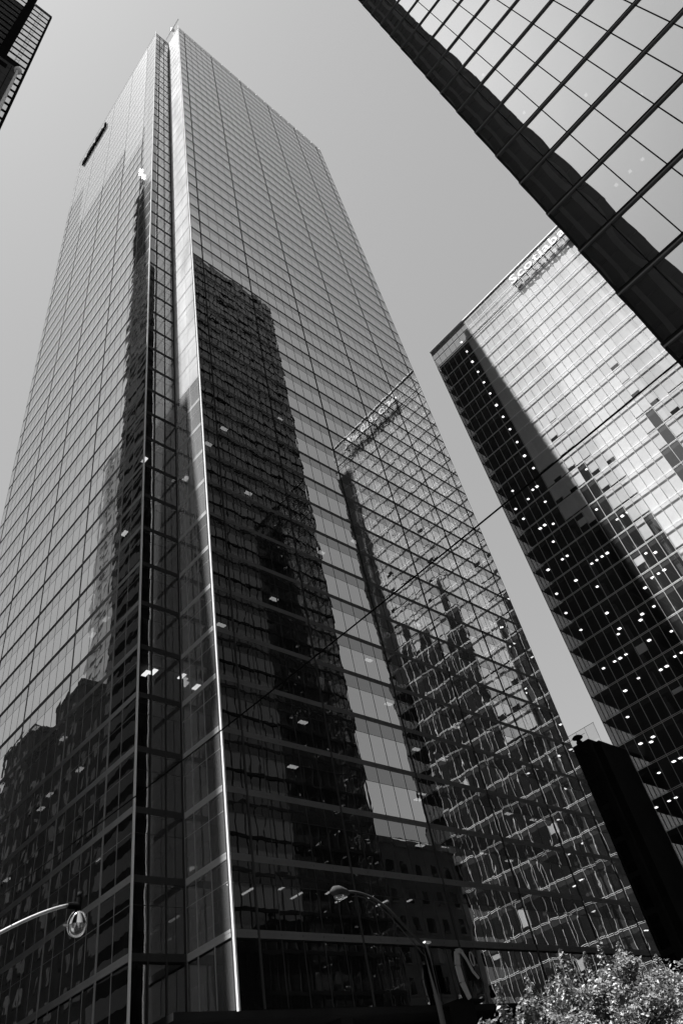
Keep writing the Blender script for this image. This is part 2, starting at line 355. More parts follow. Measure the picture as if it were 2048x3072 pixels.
# floors and inner walls behind the glass
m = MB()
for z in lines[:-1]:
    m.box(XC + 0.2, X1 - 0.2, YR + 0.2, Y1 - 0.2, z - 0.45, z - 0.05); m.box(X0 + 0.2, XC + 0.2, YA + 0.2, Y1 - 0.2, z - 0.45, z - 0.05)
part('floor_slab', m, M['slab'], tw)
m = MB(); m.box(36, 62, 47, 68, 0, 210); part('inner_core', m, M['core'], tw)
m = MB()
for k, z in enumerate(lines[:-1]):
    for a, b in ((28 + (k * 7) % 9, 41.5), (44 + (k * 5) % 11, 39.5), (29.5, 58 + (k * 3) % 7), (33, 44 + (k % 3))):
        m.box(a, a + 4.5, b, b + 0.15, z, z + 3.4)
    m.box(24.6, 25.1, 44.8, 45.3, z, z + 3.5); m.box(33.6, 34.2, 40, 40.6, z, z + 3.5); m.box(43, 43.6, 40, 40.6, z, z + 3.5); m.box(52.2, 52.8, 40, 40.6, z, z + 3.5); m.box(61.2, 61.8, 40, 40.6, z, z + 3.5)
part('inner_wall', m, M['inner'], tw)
m = MB(); m.box(XC + 0.3, X1 - 0.3, YR + 0.3, Y1 - 0.3, 212.6, 213.3); m.box(X0 + 0.3, XC + 0.3, 43.0, Y1 - 0.3, 212.6, 213.3); part('roof', m, M['roof'], tw)
m = MB(); F = FR
for i in range(17): F.box(m, 1.9 + i * 2.75, 2.0 + i * 2.75, ZT + 0.02, ZT + 0.85, -0.05, 0.12)
part('parapet_bracket', m, M['white'], tw)
m = MB(); F.box(m, 0.2, 46.4, ZT + 1.55, ZT + 1.62, -0.1, -0.04); part('parapet_rail', m, M['mullion_dark'], tw)
# base: soffit, recessed lobby
m = MB(); m.box(X0, X1, YR, Y1, ZB - 0.35, ZB - 0.02); part('soffit', m, M['stone_dark'], tw)
m = MB(); m.box(X0 + 2.5, X1 - 1, YR + 2.5, Y1 - 1, 0.1, ZB - 0.36); part('lobby_wall', m, M['win_dark'], tw)
for i in range(6):
    m = MB(); m.box(24 + i * 9, 24.9 + i * 9, YR + 0.6, YR + 1.5, 0.1, ZB - 0.36); part('column', m, M['stone_dark'], tw)
# lit ceiling fixtures seen through the glass
n = 0
def fixture(x0, x1, y0, y1, z, par, mat='tube'):
    m = MB(); m.box(x0, x1, y0, y1, z - 0.06, z); part('ceiling_light', m, M[mat], par)
spots = [(26.8, 36.2, 10), (30, 37.5, 9), (31.5, 36.6, 9), (36, 37.4, 12), (40, 36.5, 8), (41.6, 38, 7), (29, 36.3, 11), (33.4, 37.1, 6), (44.5, 36.4, 4), (45.8, 36.2, 2),
         (47.2, 36.3, 1), (46.3, 37.2, 2), (44.7, 36.8, 1), (46.5, 36.2, 3), (43, 36.2, 5), (50.5, 36.6, 3), (54, 36.7, 4), (57.5, 36.4, 2), (53.2, 37, 7), (60.6, 36.5, 5), (64, 36.6, 6),
         (34.2, 36.6, 3), (37.6, 36.5, 13), (29.2, 37.3, 14), (35.5, 36.9, 15), (27.2, 37.4, 16), (45.4, 36.4, 9), (58.4, 36.4, 9), (49.4, 36.8, 10), (55.2, 36.4, 12), (28.2, 38, 5), (32.4, 36.4, 2), (52, 36.4, 1), (56.2, 37, 1), (61.5, 36.5, 2)]
for (x, y, k) in spots: fixture(x, x + 0.75, y, y + 0.36, lines[k] + 3.2, tw)
for i in range(9): fixture(26.6 + i * 1.9, 26.75 + i * 1.9, 35.6 + (i % 2) * 1.2, 36.7 + (i % 2) * 1.2, lines[0] + 2.9, tw)
for (x, y, k) in [(23, 41, 10), (22.6, 43.5, 8), (22.6, 46, 6), (22.7, 48.5, 6), (22.6, 52, 4), (22.8, 49, 3), (22.6, 53.5, 3), (23.1, 56, 3), (22.7, 60, 2), (22.8, 63.5, 2), (22.6, 58, 5), (24, 40.6, 4), (26.2, 40.2, 4), (28, 41, 4), (23.6, 41, 4), (22.6, 45, 1), (22.9, 66.5, 1)]:
    fixture(x, x + 0.36, y, y + 0.75, lines[k] + 3.2, tw)

# sign seen edge-on near the top of the left face
sg = thing('building_sign', 'dark raised letter sign seen edge-on near the top of the glass tower', 'sign', (X0 - 0.5, 68, 204))
for i in range(8):
    y = 62.7 + i * 1.5; h = (3.4, 2.6, 2.6, 3.4, 2.6, 3.0, 2.6, 2.6)[i]; m = MB()
    zz = 205.0
    m.box(X0 - 0.42, X0 - 0.08, y, y + 0.55, zz, zz + h); m.box(X0 - 0.42, X0 - 0.08, y + 0.551, y + 1.4, zz + 0.002, zz + 1.1)
    if i % 3: m.box(X0 - 0.42, X0 - 0.08, y + 0.85, y + 1.4, zz + 1.101, zz + h)
    m.box(X0 - 0.079, X0 - 0.02, y + 0.1, y + 0.2, zz + 0.2, zz + 0.3)
    part('letter', m, M['dark'], sg)
# roof mast
an = thing('roof_mast', 'thin white roof mast with a slanted cross arm above the notched corner', 'antenna', (26.0, 37.5, 213.3))
m = MB(); m.tube([(26.0, 37.5, 213.3), (25.9, 37.5, 222.4)], 0.13, 6); part('mast', m, M['white'], an)
m = MB(); m.tube([(26.3, 36.7, 213.3), (25.9, 37.3, 221.9)], 0.10, 6); part('stay', m, M['white'], an)
m = MB(); m.tube([(25.5, 40.4, 222.7), (25.45, 37.5, 222.7), (25.47, 34.5, 222.7)], 0.13, 6); part('cross_arm', m, M['white'], an)
m = MB(); m.box(25.2, 26.1, 37.1, 37.8, 222.41, 223.3); part('hub', m, M['steel'], an)
# ================================================================== office tower with sign
sc = thing('office_tower', 'pale gridded glass office tower with roof sign, half in shadow, right of the gap', 'skyscraper', (112, 17, 0))
SX, SYA, SYB = 95.8, 40.7, -6.6; SR, ST = 133.7, 139.85
sl_ = [108.7 + 4 * k for k in range(-27, 7)]       # floor lines, last one 132.7 + ...
sl_ = [z for z in sl_ if z > 4 and z < 133.5]
FX = Facade((SX, SYA, 0), (0, -1, 0), (-1, 0, 0)); nW = 31; su = spread(0, SYA - SYB, nW)
fr, pan, tra = MB(), [], MB()
for i in range(nW):
    for z in sl_: pan.append((FX.pane(su[i], su[i + 1], z, min(z + 3.74, SR), 0.0015), M['sc_glass']))
    for a, b in ((SR, SR + 2.6), (SR + 2.72, SR + 4.6)): pan.append((FX.pane(su[i], su[i + 1], a, b, 0.001), M['screen']))
put_windows(pan, sc)
for i, u in enumerate(su): FX.box(fr, u - 0.024, u + 0.024, 4, ST - 0.3, -0.05, 0.05)
for z in sl_ + [SR]:
    FX.box(tra, 0, su[-1], z - 0.22, z - 0.18, -0.05, 0.05); FX.box(tra, 0, su[-1], z - 0.04, z, -0.05, 0.05)
FX.box(tra, 0, su[-1], SR + 2.6, SR + 2.72, -0.05, 0.06)
FX.box(tra, -0.1, su[-1] + 0.1, ST - 0.28, ST, -0.1, 0.22)
part('window_frame', fr, M['mullion_light'], sc); part('transom', tra, M['mullion_white'], sc)
m = MB(); FX.box(m, 0, su[-1], SR + 4.6, ST - 0.285, -0.15, -0.02); part('parapet_band', m, M['band'], sc)
m = MB()
for z in sl_: m.box(SX + 0.5, 128, SYB + 0.25, SYA - 0.25, z - 0.75, z - 0.06)
m.box(SX + 0.25, 128, SYB + 0.25, SYA - 0.25, SR - 0.8, SR - 0.1); part('floor_slab', m, M['slab'], sc)
m = MB(); m.box(104, 122, 2, 32, 0, 132.6); m.box(112, 122, 4, 26, 133.7, 135.5); part('inner_core', m, M['core'], sc)
m = MB()
for F, n, wd in ((Facade((128.2, SYA, 0), (-1, 0, 0), (0, 1, 0)), 21, 32.4), (Facade((SX, SYB, 0), (1, 0, 0), (0, -1, 0)), 21, 32.4)):
    for i in range(n):
        for z in sl_: m.quad(*F.pane(wd * i / n, wd * (i + 1) / n, z, z + 3.74, 0.001))
part('side_glass', m, M['sc_dark'], sc)
m = MB()
for F, n, wd in ((Facade((128.2, SYA, 0), (-1, 0, 0), (0, 1, 0)), 21, 32.4), (Facade((SX, SYB, 0), (1, 0, 0), (0, -1, 0)), 21, 32.4)):
    for z in sl_: F.box(m, 0, wd, z - 0.26, z, -0.05, 0.05)
    for i in range(n + 1): F.box(m, wd * i / n - 0.04, wd * i / n + 0.04, 4, SR, -0.04, 0.06)
part('side_frame', m, M['mullion_dark'], sc)
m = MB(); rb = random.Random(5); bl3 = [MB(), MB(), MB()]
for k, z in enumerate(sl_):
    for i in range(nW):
        q = rb.random(); yc_ = SYA - su[i]; cut = 48 if 13.8 < yc_ < 20.2 else 72 + 16 * noise.noise(Vector((i * 0.45, 7.3, 0)))  # pale blinds paint the sunlit upper floors and the reflected sky streak
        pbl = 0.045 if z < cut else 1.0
        if SYA - su[i] > 31.6: pbl = 0  # no pale blinds inside the main tower's shadow, to deepen that shade
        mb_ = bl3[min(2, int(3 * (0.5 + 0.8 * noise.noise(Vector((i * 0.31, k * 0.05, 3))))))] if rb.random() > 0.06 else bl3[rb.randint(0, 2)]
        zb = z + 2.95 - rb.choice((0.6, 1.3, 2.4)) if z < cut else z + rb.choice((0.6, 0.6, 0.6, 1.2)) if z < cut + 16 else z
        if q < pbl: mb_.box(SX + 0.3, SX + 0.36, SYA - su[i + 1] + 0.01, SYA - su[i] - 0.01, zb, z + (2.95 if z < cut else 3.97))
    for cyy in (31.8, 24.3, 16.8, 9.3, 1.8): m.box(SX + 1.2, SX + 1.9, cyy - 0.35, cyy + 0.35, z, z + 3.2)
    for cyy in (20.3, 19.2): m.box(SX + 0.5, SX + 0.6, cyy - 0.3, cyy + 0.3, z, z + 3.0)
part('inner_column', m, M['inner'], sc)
for q, v in zip(bl3, (0.68, 0.76, 0.84)): o = part('sun_toned_blind', q, solid('sun-toned roller blind %d' % (v * 100), v, 0.8, var=0.08), sc); o['kind'] = 'stuff'
rb = random.Random(11); spots = []; far = MB()
for k, z in enumerate(reversed(sl_)):
    if k < 11: ys = [33.2 - 0.05 * k] + ([24.6, 15.5] if k % 3 == 1 else [9.6] if k % 3 == 2 else [20.0])
    else: ys = [14.0 + rb.randint(0, 25) + 0.3 for _ in range(9)]
    for yv in ys: spots.append((rb.choice((0.9, 0.9, 2.1)) if k >= 11 else 1.0, yv, z + 3.2))
rb.shuffle(spots)
for q, (d, yv, z) in enumerate(spots):
    if q < 98: fixture(SX + d, SX + d + 0.5, yv, yv + 0.45, z, sc, 'tube_sc')
    else: far.box(SX + d, SX + d + 0.4, yv, yv + 0.35, z - 0.06, z)
part('ceiling_light', far, M['tube_sc'], sc)['kind'] = 'stuff'
# roof lettering
def text_mesh(ch, size, extr, offset=0.0):
    cu = bpy.data.curves.new('t', 'FONT'); cu.body = ch; cu.size = size; cu.extrude = extr; cu.offset = offset
    ob = bpy.data.objects.new('t', cu); C.objects.link(ob)
    dg = bpy.context.evaluated_depsgraph_get(); me = bpy.data.meshes.new_from_object(ob.evaluated_get(dg))
    bpy.data.objects.remove(ob); bpy.data.curves.remove(cu); return me
rs = thing('roof_sign', 'white raised letters reading Scotiabank along the sunlit tower top', 'sign', (SX - 0.9, 8, 133.8))
def letter(ch, M4, mat, parent, size, extr, off):
    me = text_mesh(ch, size, extr, off); me.name = 'letter'; me.materials.clear(); me.materials.append(mat)
    me.transform(Matrix.Translation(-Vector(parent.location)) @ M4)
    o = bpy.data.objects.new('letter', me); C.objects.link(o); o.parent = parent; return o
yc = 16.9
for ch in 'Scotiabank':
    me = text_mesh(ch, 3.75, 0.1); wdt = max(v.co.x for v in me.vertices); x0 = min(v.co.x for v in me.vertices); bpy.data.meshes.remove(me)
    M4 = Matrix(((0, 0, -1, SX - 0.95), (-1, 0, 0, yc + x0), (0, 1, 0, 134.75), (0, 0, 0, 1)))
    letter(ch, M4, M['mullion_white'], rs, 3.75, 0.16, 0.04)
    yc -= (wdt - x0) + 0.5
m = MB(); m.box(SX - 0.9, SX - 0.78, yc, 17.1, 134.5, 134.68)
for i in range(12): m.box(SX - 0.8, SX - 0.1, 16.6 - i * 1.6, 16.72 - i * 1.6, 134.3, 134.49); m.box(SX - 0.75, SX - 0.65, 16.6 - i * 1.6, 16.72 - i * 1.6, 133.4, 134.29)
part('bracket', m, M['bk_metal'], rs)
# ================================================================== black tower
bk = thing('black_tower', 'black mirror glass tower with heavy ledges rising out of the top right corner', 'skyscraper', (49, -22, 0))
BX, BY, BZ = 22.15, 0.64, 181.5
bl = [EYE + 21.45 + 3.99 * k for k in range(-5, 40)]; bl = [z for z in bl if z < BZ - 1]
FK = Facade((BX, BY, 0), (0, -1, 0), (-1, 0, 0)); ku = [0, 1.59] + [1.59 + 1.545 * (i + 1) for i in range(28)]
pan = []; mul = MB()
for i in range(len(ku) - 1):
    for z in bl: pan.append((FK.pane(ku[i], ku[i + 1], z + 0.0, z + 3.6, 0.0015), M['bk_glass']))
put_windows(pan, bk)
for u in ku[1:]: FK.box(mul, u - 0.026, u + 0.026, bl[0], BZ, -0.05, 0.025)
part('mullion', mul, M['bk_metal'], bk)
for z in bl:
    if z > 110:
        continue
    m = MB(); FK.box(m, -0.02, ku[-1], z - 0.28, z - 0.06, -0.05, 0.015); o = part('transom', m, M['bk_metal'], bk)
    m = MB(); FK.box(m, -0.1, ku[-1], z - 0.38, z - 0.285, -0.05, 0.09); part('ledge', m, M['bk_ledge'], o)
m = MB()
for z in bl:
    if z > 110: FK.box(m, 0, ku[-1], z - 0.39, z, -0.05, 0.2)
o = part('transom', m, M['bk_metal'], bk); o['kind'] = 'stuff'
FY = Facade((75.8, BY, 0), (-1, 0, 0), (0, 1, 0)); m = MB(); m2 = MB(); m3 = MB()
for i in range(36):
    for z in bl:
        a, b = 53.65 * i / 36, 53.65 * (i + 1) / 36
        m.quad(*FY.pane(a, b, z, z + 2.3, 0.003)); m2.quad(*FY.pane(a, b, z + 2.3, z + 3.6, 0.002))
for z in bl: FY.box(m3, 0, 53.65, z - 0.39, z, -0.05, 0.12)
for i in range(37): FY.box(m3, 53.65 * i / 36 - 0.05, 53.65 * i / 36 + 0.05, 0, BZ, -0.04, 0.08)
part('side_window', m, M['bk_glass2'], bk); part('side_spandrel', m2, M['bk_span'], bk); part('side_frame', m3, M['bk_metal'], bk)
m = MB(); m.box(BX + 6, 75.6, -44, BY - 6, 0, BZ - 0.5); m.box(BX + 0.2, 75.6, -44, BY - 0.2, BZ - 0.9, BZ - 0.55); part('inner_core', m, M['core'], bk)
m = MB()
for z in bl: m.box(BX + 0.2, BX + 6.1, -44, BY - 0.2, z - 0.4, z - 0.02)
part('floor_slab', m, M['stone_dark'], bk)
for (y, k) in [(-2.0, 10), (-2.0, 12), (-4.6, 15), (-7.8, 15), (-3.2, 7), (-3.9, 7), (-2.4, 7), (-6, 8), (-4.6, 9), (-10.8, 14)]:
    fixture(BX + 1.2, BX + 1.35, y, y + 0.15, bl[k] + 3.3, bk)
# ================================================================== banded tower top left
lt = thing('banded_tower', 'dark tower with pale strip windows and a stone base at the top left corner', 'skyscraper', (-14, 66, 0))
LX, LY = 1.3, 46.2; top = 190.4 + EYE
FLt = Facade((-30, LY, 0), (1, 0, 0), (0, -1, 0)); U = lambda x: x + 30
m = MB(); m.box(-30, LX - 0.02, LY + 0.25, 53, 0, top - 0.05); m.box(-30, LX - 0.04, 53.01, 74, 0, 211); m.box(-30, LX, 74.01, 85.2, 0, 236); part('wall', m, M['stone_dark'], lt)
m = MB(); m.box(-3.65, -2.35, LY - 0.1, LY + 0.3, 148.7, 215); m.box(-30, -3.7, LY + 0.6, 52.5, top, 212); part('recessed_pier', m, M['bk_metal'], lt)
m = MB(); m.box(LX - 0.34, LX + 0.06, LY - 0.12, LY + 0.24, 0, top - 1.0); part('corner_pier', m, M['bk_metal'], lt)
m = MB(); m.box(-2.3, LX - 0.02, LY - 0.06, LY + 0.24, top - 1.3, top); part('parapet', m, M['stone'], lt)
mm, wm = MB(), MB(); k = 0; z = top - 1.75
while z > 60:
    z0, z1 = z - 2.25, z
    segs = [(-2.25, LX - 0.36)] if z0 > 149 else [(-0.02, LX - 0.36)]
    if z0 > 149: segs.append((-12, -3.75))
    for a, b in segs:
        q = MB(); q.quad(*FLt.pane(U(a), U(b), z0, z1, 0.0008, -0.02)); o = part('strip_window', q, M['lt_glass'], lt)
        if a > -3 and b - a > 2:
            q = MB(); zz = (z0 + z1) / 2
            for xx in (-0.9, -0.35, -2.0 + (k % 2)): FLt.box(q, U(xx) - 0.02, U(xx) + 0.02, z0, z1, -0.03, 0.01)
            FLt.box(q, U(-0.9), U(-0.35), zz, zz + 0.04, -0.03, 0.011)
            part('window_bar', q, M['bk_metal'], o)
    z -= 3.3; k += 1
m = MB(); m.box(-30, -0.04, LY - 0.10, LY + 0.24, 0, 148.6); wl = part('stone_base', m, M['stone'], lt)
for (a, b, z0, z1) in [(-3.2, -1.55, 145.0, 147.2), (-5.6, -2.3, 138.6, 143.6), (-6, -2.5, 128, 134), (-6, -2.5, 118, 124)]:
    q = MB(); q.box(a, b, LY - 0.14, LY - 0.095, z0, z1); part('opening', q, M['bk_metal'], wl)
m = MB()
for z in range(62, 148, 4): m.box(-30, -0.04, LY - 0.115, LY - 0.098, z, z + 0.09)
m.box(-1.0, -0.88, LY - 0.117, LY - 0.0975, 60, 148); part('joint', m, M['dark'], wl)
m = MB(); F = Facade((LX + 0.03, LY + 0.3, 0), (0, 1, 0), (1, 0, 0))
z = 10
while z < 186: m.quad(*F.pane(0.3, 38.4, z, z + 1.9, 0.0, 0.0)); z += 3.3
part('side_window', m, M['win_dark'], lt)
n_ = Vector((-0.64, -0.76, -0.04)).normalized(); a_ = Vector((0.76, -0.64, 0)); c_ = Vector((0.2, 84.6, 256.5)); b_ = n_.cross(a_).normalized()
m = MB(); m.hexa([c_ - a_ * 1.3 - b_ * 3 - n_ * 0.05, c_ + a_ * 1.3 - b_ * 3 - n_ * 0.05, c_ + a_ * 1.3 - b_ * 3 + n_ * 0.05, c_ - a_ * 1.3 - b_ * 3 + n_ * 0.05,
                  c_ - a_ * 1.3 + b_ * 3 - n_ * 0.05, c_ + a_ * 1.3 + b_ * 3 - n_ * 0.05, c_ + a_ * 1.3 + b_ * 3 + n_ * 0.05, c_ - a_ * 1.3 + b_ * 3 + n_ * 0.05])
part('glint_reflector', m, M['glint_steel'], lt)  # added unseen reflector, tilted to throw a sun glint onto the left face
m = MB(); m.box(-0.3, 0.3, 84.3, 84.9, 236.003, 253.4); part('reflector_mast', m, M['bk_metal'], lt)
# annex, low row opposite, and the tower behind the camera: seen only as reflections and shadows
def plain_building(name, label, x0, x1, y0, y1, h, wall, rows=True, pitch=3.6, ww=1.3, gap=1.3, wh=1.9, sides='EWNS', win='win_dark'):
    t = thing(name, label, 'building', ((x0 + x1) / 2, (y0 + y1) / 2, 0))
    bx('wall', M[wall], t, x0, x1, y0, y1, 0, h)
    bx('cornice', M[wall], t, x0 - 0.35, x1 + 0.35, y0 - 0.35, y1 + 0.35, h + 0.003, h + 0.9)
    m = MB(); fr = MB()
    defs = {'E': Facade((x1 + 0.02, y0, 0), (0, 1, 0), (1, 0, 0)), 'W': Facade((x0 - 0.02, y1, 0), (0, -1, 0), (-1, 0, 0)),
            'N': Facade((x1, y1 + 0.02, 0), (-1, 0, 0), (0, 1, 0)), 'S': Facade((x0, y0 - 0.02, 0), (1, 0, 0), (0, -1, 0))}
    for s in sides:
        F = defs[s]; wd = (y1 - y0) if s in 'EW' else (x1 - x0); n = max(1, int((wd - gap) / (ww + gap))); st = (wd - n * ww) / (n + 1)
        z = 5.0
        while z + wh < h - 0.8:
            for i in range(n):
                u = st + i * (ww + st); m.quad(*F.pane(u, u + ww, z, z + wh, 0.006)); F.box(fr, u - 0.1, u + ww + 0.1, z - 0.25, z - 0.01, 0.0, 0.14)
            z += pitch
    if m.f:
        o = part('window', m, M[win], t); o['kind'] = 'stuff'
        o = part('window_sill', fr, M[wall], t); o['kind'] = 'stuff'
    return t
plain_building('office_annex', 'stone annex beside the banded tower across the street', -18, -4.0, 41.8, 46.0, 136, 'stone_dark', sides='ES')
bx('wing', M['stone_dark'], bpy.data.objects['office_annex'], -18, -4.0, 40.6, 41.79, 0, 98)
co = thing('corner_office', 'dark office tower standing behind the viewer at the corner', 'building', (-24, 3, 0))
bx('wall', M['stone_dark'], co, -42, -6, -3.25, 9.5, 0, 330)
m = MB()
for yv, wv in ((-2.1, 0.75), (0.0, 0.5), (1.6, 0.9), (4.4, 0.9), (7.2, 0.9)): m.box(-5.99, -5.75, yv, yv + wv, 6, 328)
part('pilaster', m, M['pier'], co)
m = MB()
for z in range(8, 326, 4): m.box(-5.99, -5.9, -3.2, 9.45, z, z + 0.5)
part('spandrel', m, M['bk_metal'], co)
plain_building('stone_office', 'pale stone office block far behind the banded tower', -48, -30, 148.2, 159.6, 198, 'pale_stone', ww=5.2, gap=0.9, wh=1.5, pitch=3.8, sides='ES')
plain_building('walk_up_building', 'narrow dark brick block next to the banded tower', -18, 1.0, 85.6, 92.7, 60, 'brick', sides='ES')
plain_building('sky_blocker', 'added unseen slab behind the viewer that blocks sky light', -60, -22, 11, 20, 210, 'stone_dark', sides='')  # added out of view to keep sky light off the lower facades
y = 92.8
for i, (wd, h, wall) in enumerate([(9, 66, 'brick'), (8, 61, 'stone_dark'), (11, 67, 'brick'), (10, 60, 'stone'), (12, 62, 'brick'), (14, 58, 'stone_dark')]):
    plain_building('walk_up_building', ['tall brick block behind the narrow one across the street', 'dark stone block between two brick blocks', 'wide brick block with cornice down the street', 'pale stone block down the street', 'long brick block near the end of the street', 'dark end block at the far end of the street'][i], -18, 1.0, y, y + wd - 0.1, h, wall, sides='ES')
    y += wd
plain_building('low_office', 'low stone office block between the black tower and the pale gridded tower', 77.5, 95.0, -34, -2.0, 38, 'stone', ww=1.4, gap=1.4, sides='WN')
# ================================================================== podium with terrace beside the gridded tower
pd = thing('podium_building', 'dark low podium with a glass railed roof terrace in the gap between towers', 'building', (98, 50, 0))
PX, PZ = 88.0, 38.4 + EYE
m = MB(); m.box(PX, 95.75, 40.2, 62, 0, PZ); m.box(PX + 0.6, 95.7, 39.2, 40.19, 0, PZ - 0.6); part('wall', m, M['stone_dark'], pd)
m = MB(); F = Facade((PX - 0.02, 62, 0), (0, -1, 0), (-1, 0, 0))
for i in range(14):
    for z in range(4, 37, 4): m.quad(*F.pane(i * 1.5 + 0.1, i * 1.5 + 1.4, z, z + 3.4, 0.002))
part('window', m, M['win_dark'], pd)['kind'] = 'stuff'
rl = thing('terrace_railing', 'thin glass railing with dark posts along the podium roof edge', 'railing', (PX + 0.5, 48, PZ))
for i in range(9):
    y = 39.4 + i * 1.45
    m = MB(); zb = PZ if y > 40.2 else PZ - 0.6
    m.tube([(PX + 1.7, y, zb), (PX + 1.7, y, PZ + 2.3)], 0.022, 5); part('post', m, M['dark'], rl)
m = MB(); m.quad((PX + 1.72, 51.2, PZ + 0.15), (PX + 1.72, 39.3, PZ + 0.15), (PX + 1.72, 39.3, PZ + 2.3), (PX + 1.72, 51.2, PZ + 2.3)); part('glass_panel', m, M['rail_glass'], rl)
m = MB(); m.tube([(PX + 1.68, 51.2, PZ + 2.3), (PX + 1.68, 39.3, PZ + 2.3)], 0.03, 5); part('top_rail', m, M['dark'], rl)
m = MB(); m.tube([(PX + 0.1, 51.2, PZ + 0.9), (PX + 0.1, 40.4, PZ + 0.9)], 0.03, 5); part('mid_rail', m, M['dark'], rl)
vt = thing('roof_vent', 'mushroom-capped roof vent on the podium edge', 'vent', (PX + 0.7, 41.9, PZ))
m = MB(); m.lathe((PX + 0.7, 41.9, PZ), [(0.001, 0), (0.42, 0), (0.42, 0.5), (0.3, 0.55), (0.28, 1.0), (0.001, 1.0)], 16); part('pipe', m, M['bk_metal'], vt, True)
m = MB(); m.lathe((PX + 0.7, 41.9, PZ), [(0.001, 1.0), (0.72, 1.02), (0.75, 1.12), (0.5, 1.32), (0.2, 1.4), (0.001, 1.41)], 16); part('cap', m, M['bk_metal'], vt, True)

# ================================================================== street furniture
def arc(p0, p1, p2, n=14):
    p0, p1, p2 = Vector(p0), Vector(p1), Vector(p2)
    return [p0 * (1 - t) ** 2 + p1 * 2 * t * (1 - t) + p2 * t * t for t in [i / n for i in range(n + 1)]]
la = thing('street_lamp', 'street lamp with a glass globe hanging from a curved pale arm at lower left', 'street lamp', (3.4, 19.0, 0))
m = MB(); m.lathe((3.4, 19, 0), [(0.001, 0.14), (0.22, 0.14), (0.22, 0.5), (0.13, 0.6), (0.09, 7.6), (0.001, 7.62)], 14); part('pole', m, M['steel'], la, True)
gx, gz = 9.12, 8.42
m = MB(); m.tube([(3.4, 19, 6.25)] + [(7.2, 19, 7.72)] + arc((7.2, 19, 7.72), (8.2, 19, 8.28), (gx - 0.28, 19, gz), 8)[1:], [0.06] + [0.045] * 9, 10); part('arm', m, M['steel'], la, True)
m = MB(); m.tube([(gx - 0.3, 19, gz), (gx, 19, gz)], 0.075, 10); m.tube([(gx, 19, gz - 0.14), (gx, 19, gz + 0.2)], 0.07, 10); part('bracket', m, M['bk_metal'], la)
m = MB(); m.lathe((gx, 19, gz), [(0.001, 0.34), (0.05, 0.33), (0.06, 0.2), (0.001, 0.2)], 12); part('photocell', m, M['dark'], la, True)
m = MB(); m.lathe((gx, 19, gz), [(0.07, -0.12), (0.15, -0.16), (0.2, -0.24), (0.235, -0.34), (0.25, -0.44), (0.25, -0.46)], 24); part('reflector_dome', m, M['chrome'], la, True)
gm, t_, o_ = new_mat('lamp bowl glass'); p_ = t_.nodes.new('ShaderNodeBsdfPrincipled'); p_.inputs['Base Color'].default_value = g(0.9); p_.inputs['Roughness'].default_value = 0.12
p_.inputs['Transmission Weight'].default_value = 0.85; p_.inputs['IOR'].default_value = 1.3; t_.links.new(p_.outputs[0], o_.inputs[0])
m = MB(); m.lathe((gx, 19, gz), [(0.245, -0.465), (0.235, -0.53), (0.2, -0.62), (0.14, -0.69), (0.07, -0.725), (0.001, -0.735)], 24); part('glass_bowl', m, gm, la, True)
m = MB(); m.box(gx - 0.36, gx - 0.25, 18.98, 19.02, gz - 0.48, gz - 0.44); part('latch', m, M['white'], la)
lb = thing('cobra_street_lamp', 'dark cobra-head street lamp on a curved arm in front of the dark tower base', 'street lamp', (31.0, 26.6, 0))
hx, hz, px_, pz_ = 26.0, 12.7, 31.0, 10.2
m = MB(); m.lathe((px_, 26.6, 0), [(0.001, 0.14), (0.26, 0.14), (0.26, 0.6), (0.15, 0.8), (0.12, pz_ + 0.15), (0.001, pz_ + 0.2)], 14); part('pole', m, M['matt_black'], lb, True)
m = MB(); m.tube([(px_, 26.6, pz_)] + arc((px_ - 2.2, 26.6, pz_ + 1.7), (px_ - 3.6, 26.6, pz_ + 2.5), (hx, 26.6, hz - 0.25), 10), [0.075] + [0.065] * 11, 8); part('arm', m, M['lamp_grey'], lb, True)
m = MB(); m.tube([(px_ - 0.2, 26.6, pz_ - 0.35)] + arc((px_ - 2.2, 26.6, pz_ + 1.4), (px_ - 3.5, 26.6, pz_ + 2.3), (hx + 0.5, 26.6, hz - 0.4), 8), 0.03, 6); part('brace', m, M['lamp_grey'], lb, True)
m = MB(); m.tube([(hx + 0.35, 26.6, hz - 0.28), (hx + 0.1, 26.6, hz - 0.24), (hx - 0.3, 26.6, hz - 0.22), (hx - 0.6, 26.6, hz - 0.24), (hx - 0.85, 26.6, hz - 0.3)], [0.07, 0.17, 0.25, 0.22, 0.06], 12); part('head', m, M['lamp_grey'], lb, True)
m = MB(); m.lathe((hx - 0.35, 26.6, hz - 0.44), [(0.26, 0.0), (0.22, -0.1), (0.12, -0.17), (0.001, -0.19)], 16); part('lens', m, gm, lb, True)
m = MB(); m.box(px_ - 0.05, px_ + 0.35, 26.5, 26.7, pz_ + 0.22, pz_ + 0.3); part('pole_cap', m, M['white'], lb)
fp = thing('flagpole', 'tall white flagpole with a ball finial and halyard ropes at the left edge', 'flagpole', (0.01, 5.0, 0))
m = MB(); m.tube([(0.01, 5, 0.14), (0.01, 5, 17.5)], [0.075, 0.022], 10); part('pole', m, M['white'], fp, True)
m = MB(); m.lathe((0.01, 5, 17.56), [(0.001, -0.07)] + [(0.07 * math.sin(a), -0.07 * math.cos(a)) for a in [0.4, 0.8, 1.2, 1.57, 1.95, 2.35, 2.75]] + [(0.001, 0.07)], 14); part('ball', m, M['white'], fp, True)
for dx, dy, zt in ((0.075, -0.03, 17.2), (-0.06, -0.05, 16.6)):
    m = MB(); m.tube([(0.01, 5, zt), (0.01 + dx, 5 + dy, 11), (0.01 + dx, 5 + dy, 1.5)], 0.011, 5); part('rope', m, M['white'], fp)
